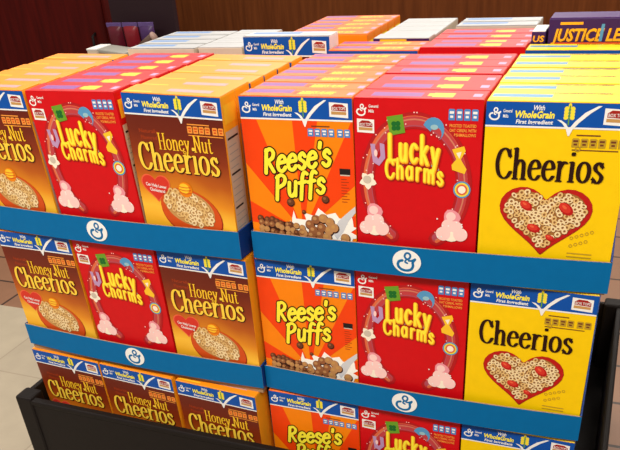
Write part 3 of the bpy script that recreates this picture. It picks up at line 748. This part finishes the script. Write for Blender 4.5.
purple_box(.225, .07, .325, .5515, .492, ZR, 'purple box with yellow lettering behind the yellow rows', jl, M('purple_lid', (70, 32, 100), .45))
def us(a):
    a.text('US', .1, .058, .9, .05, c('gold'), 1, .03, 0, .1)
purple_box(.026, .07, .303, .4215, .492, ZR, 'narrow purple carton with white lid beside the red rows', us, c('white'))

# ------------------------------------------------------------------ black pallet bin
BLK = M('black_plastic', (25, 20, 19), .55, .15, .15, 90)
bx0, bx1, by0, by1, bz0, bz1 = -.657, .668, -.056, .80, -.77, -.409
root = empty('pallet_bin', ((bx0 + bx1) / 2, (by0 + by1) / 2, bz0)); tag(root, 'black plastic pallet bin holding the lowest tier of boxes', 'pallet bin')
cx, cy = (bx0 + bx1) / 2, (by0 + by1) / 2
def binpart(name, lo, hi, bev=.004):
    b = MB(); b.box((lo[0] - cx, lo[1] - cy, lo[2] - bz0), (hi[0] - cx, hi[1] - cy, hi[2] - bz0), BLK, bev); return link(name, b.mesh(name), root)
T = .014
binpart('front_wall', (bx0 + .03, by0, bz0 + .1), (bx1 - .03, by0 + T, bz1 - .012)); binpart('back_wall', (bx0 + .03, by1 - T, bz0 + .1), (bx1 - .03, by1, bz1 - .012))
binpart('side_wall', (bx0, by0 + .03, bz0 + .1), (bx0 + T, by1 - .03, bz1 - .006)); binpart('side_wall', (bx1 - T, by0 + .03, bz0 + .1), (bx1, by1 - .03, bz1 - .006))
for x in (bx0, bx1 - .045):
    for y in (by0 - .004, by1 - .041): binpart('corner_post', (x - .004 if x == bx0 else x, y, bz0), (x + .045 if x == bx0 else x + .049, y + .045, bz1), .006)
for a0, a1 in (((bx0 + .04, by0 - .003, bz1 - .02), (bx1 - .04, by0 + T + .002, bz1 - .006)),): binpart('rim', a0, a1, .004)
binpart('base', (bx0 + .012, by0 + .012, bz0 + .1), (bx1 - .012, by1 - .012, -.606))
for x in (bx0 + .3, bx1 - .4): binpart('skid', (x, by0 + .02, bz0), (x + .1, by1 - .02, bz0 + .102))

# ------------------------------------------------------------------ setting
FZ = -.77
def structure(name, me, loc=(0, 0, 0)):
    o = link(name, me, None, loc); o['kind'] = 'structure'; return o
b = MB(); b.box((-6, -3, FZ - .05), (6, 7, FZ), floor_material()); structure('floor', b.mesh('floor'))
REDW = wood_material('red_brown_wood', (60, 6, 4), (80, 12, 7), .75); BRW = wood_material('brown_wall_panel', (88, 44, 16), (110, 58, 24), .75)
b = MB(); b.box((-6, 4.0, FZ), (6, 4.1, .42), BRW); structure('wall_back', b.mesh('wall_back'))

# tall red-brown wooden cabinet at far left
root = empty('wooden_cabinet', (-3.2, 2.75, FZ)); tag(root, 'red-brown wooden cabinet in the far left background', 'cabinet')
b = MB(); b.box((-1.4, -.35, .1), (1.22, .35, 1.2), REDW, .006); link('body', b.mesh('body'), root)
for x0, x1 in ((-1.38, -.56), (-.55, .27), (.28, 1.20)):
    b = MB(); b.box((x0, -.372, .14), (x1, -.352, 1.17), REDW, .006)
    dr = link('door', b.mesh('door'), root)
    b = MB(); b.tube([(x1 - .06, -.371, .62), (x1 - .06, -.40, .63), (x1 - .06, -.40, .77), (x1 - .06, -.371, .78)], .007, BLK, 8); link('handle', b.mesh('handle', True), dr)
b = MB(); b.box((-1.38, -.32, 0), (1.18, .33, .1), BLK); link('plinth', b.mesh('plinth'), root)

# low shelf with packets beyond the display
root = empty('low_shelf', (-1.745, 2.2, FZ)); tag(root, 'low dark shelf beyond the display, left background', 'shelf')
DW = wood_material('dark_shelf_wood', (50, 24, 16), (70, 36, 22), .5)
b = MB(); b.box((-.19, -.2, .66), (.19, .2, .69), DW, .003); link('shelf_board', b.mesh('shelf_board'), root)
for x in (-.19, .16):
    b = MB(); b.box((x, -.2, 0), (x + .03, .2, .66), DW, .003); link('side_panel', b.mesh('side_panel'), root)
b = MB(); b.box((-.19, .17, 0), (.19, .2, .95), M('shelf_back', (36, 14, 22), .6), .003); link('back_panel', b.mesh('back_panel'), root)
def packet(x, z, col, lab, y=2.305):
    root = empty('snack_packet', (x, y, z), (.1, 0, 0)); tag(root, lab, 'packet', 'dark packets on the low shelf')
    bm = bmesh.new(); bmesh.ops.create_grid(bm, x_segments=12, y_segments=12, size=.5)
    m = MB(); W, H = .088, .14; vs = []
    for sg in (-1, 1):
        b2 = bm.copy()
        for v in b2.verts:
            x_, y_ = v.co.x, v.co.y; e = max(0, (1 - (2 * x_) ** 4) * (1 - (2 * y_) ** 4))
            v.co = Vector((x_ * W, sg * .02 * e, (y_ + .5) * H))
        m.bm(b2, M('packet_' + col, {'plum': (92, 14, 34), 'wine': (128, 20, 34), 'violet': (70, 40, 92)}[col], .3, .5))
    bm.free(); link('pouch', m.mesh('pouch', True), root)
    b = MB(); b.box((-W / 2, -.003, H - .008), (W / 2, .003, H + .012), M('packet_seal', (96, 74, 130), .35), .001); link('seal', b.mesh('seal'), root)
packet(-1.87, FZ + .691, 'plum', 'plum snack packet at the left end of the low shelf'); packet(-1.775, FZ + .691, 'wine', 'wine red snack packet in the middle of the low shelf'); packet(-1.68, FZ + .691, 'violet', 'violet snack packet at the right end of the low shelf')
# white carton, grey folder and brown tube on the shelf's front
root = empty('storage_carton', (-1.845, 2.10, FZ + .691)); tag(root, 'small white carton at the left end of the low shelf', 'carton')
b = MB(); b.box((-.028, -.06, 0), (.028, .06, .066), c('panel'), .002); link('carton', b.mesh('carton'), root)
b = MB(); b.box((-.030, -.062, .066), (.030, .062, .074), c('white'), .002); link('lid', b.mesh('lid'), root)
root = empty('grey_case', (-1.715, 2.08, FZ + .691)); tag(root, 'flat grey plastic case lying beside the white carton', 'case')
b = MB(); b.box((-.09, -.07, 0), (.09, .07, .04), M('grey_plastic', (150, 148, 140), .4), .012, 3); link('shell', b.mesh('shell', True), root)
b = MB(); b.box((-.08, -.06, .046), (.07, .06, .068), M('grey_plastic', (150, 148, 140)), .008, 3, Matrix.Rotation(.12, 3, 'Y')); link('lid', b.mesh('lid', True), root)
root = empty('cardboard_tube', (-1.70, 2.19, FZ + .691)); tag(root, 'dark brown cardboard tube leaning over the grey case', 'tube')
b = MB(); b.tube([(.0, .0, .026), (.12, -.0, .10)], .022, M('tube_brown', (78, 56, 44), .6), 18); link('roll', b.mesh('roll', True), root)
b = MB(); b.tube([(.118, 0, .0987), (.125, 0, .1031)], .0235, M('tube_cap', (150, 120, 110), .5), 18); link('end_cap', b.mesh('end_cap', True), root)

# ------------------------------------------------------------------ light
def area(name, loc, size, power, col=(1, .93, .83), rot=(0, 0, 0), sy=None):
    l = bpy.data.lights.new(name, 'AREA'); l.energy = power; l.color = col; l.size = size
    if sy: l.shape = 'RECTANGLE'; l.size_y = sy
    o = bpy.data.objects.new(name, l); COL.objects.link(o); o.location = loc; o.rotation_euler = rot
    return o
for i, x in enumerate((-2.2, -.4, 1.4)):
    for j, y in enumerate((-1.6, .6, 2.8, 5.2, 9.0)):
        area('ceiling_lamp', (x, y, 2.3), 1.2, (66, 20, 32, 36, 30)[j], sy=.6)
w = bpy.data.worlds.new('store_ambient'); SC.world = w; w.use_nodes = True
bg = w.node_tree.nodes['Background']; bg.inputs[0].default_value = (1, .94, .86, 1); bg.inputs[1].default_value = .34

# ------------------------------------------------------------------ camera
cam = bpy.data.cameras.new('camera'); co = bpy.data.objects.new('camera', cam); COL.objects.link(co)
F, PX, PY, YAW, PIT, ROL = 734.3287, 306.508, 376.1412, .4288, -.5807, -.0815
cy_, sy_ = math.cos(YAW), math.sin(YAW); cp, sp_ = math.cos(PIT), math.sin(PIT)
fwd = Vector((-sy_ * cp, cy_ * cp, sp_)); right = Vector((cy_, sy_, 0)); up = right.cross(fwd)
r2 = right * math.cos(ROL) + up * math.sin(ROL); u2 = up * math.cos(ROL) - right * math.sin(ROL)
m = Matrix((r2, u2, -fwd)).transposed().to_4x4(); m.translation = Vector((.5983, -1.1164, .5537)); co.matrix_world = m
cam.sensor_fit = 'HORIZONTAL'; cam.sensor_width = 36; cam.lens = F / 620 * 36
cam.shift_x = (310 - PX) / 620; cam.shift_y = (PY - 225) / 620; cam.clip_start = .02
SC.camera = co
SC.view_settings.view_transform = 'Standard'; SC.view_settings.look = 'None'; SC.view_settings.exposure = -0.1; SC.view_settings.gamma = 1.0
SC.view_settings.use_curve_mapping = False
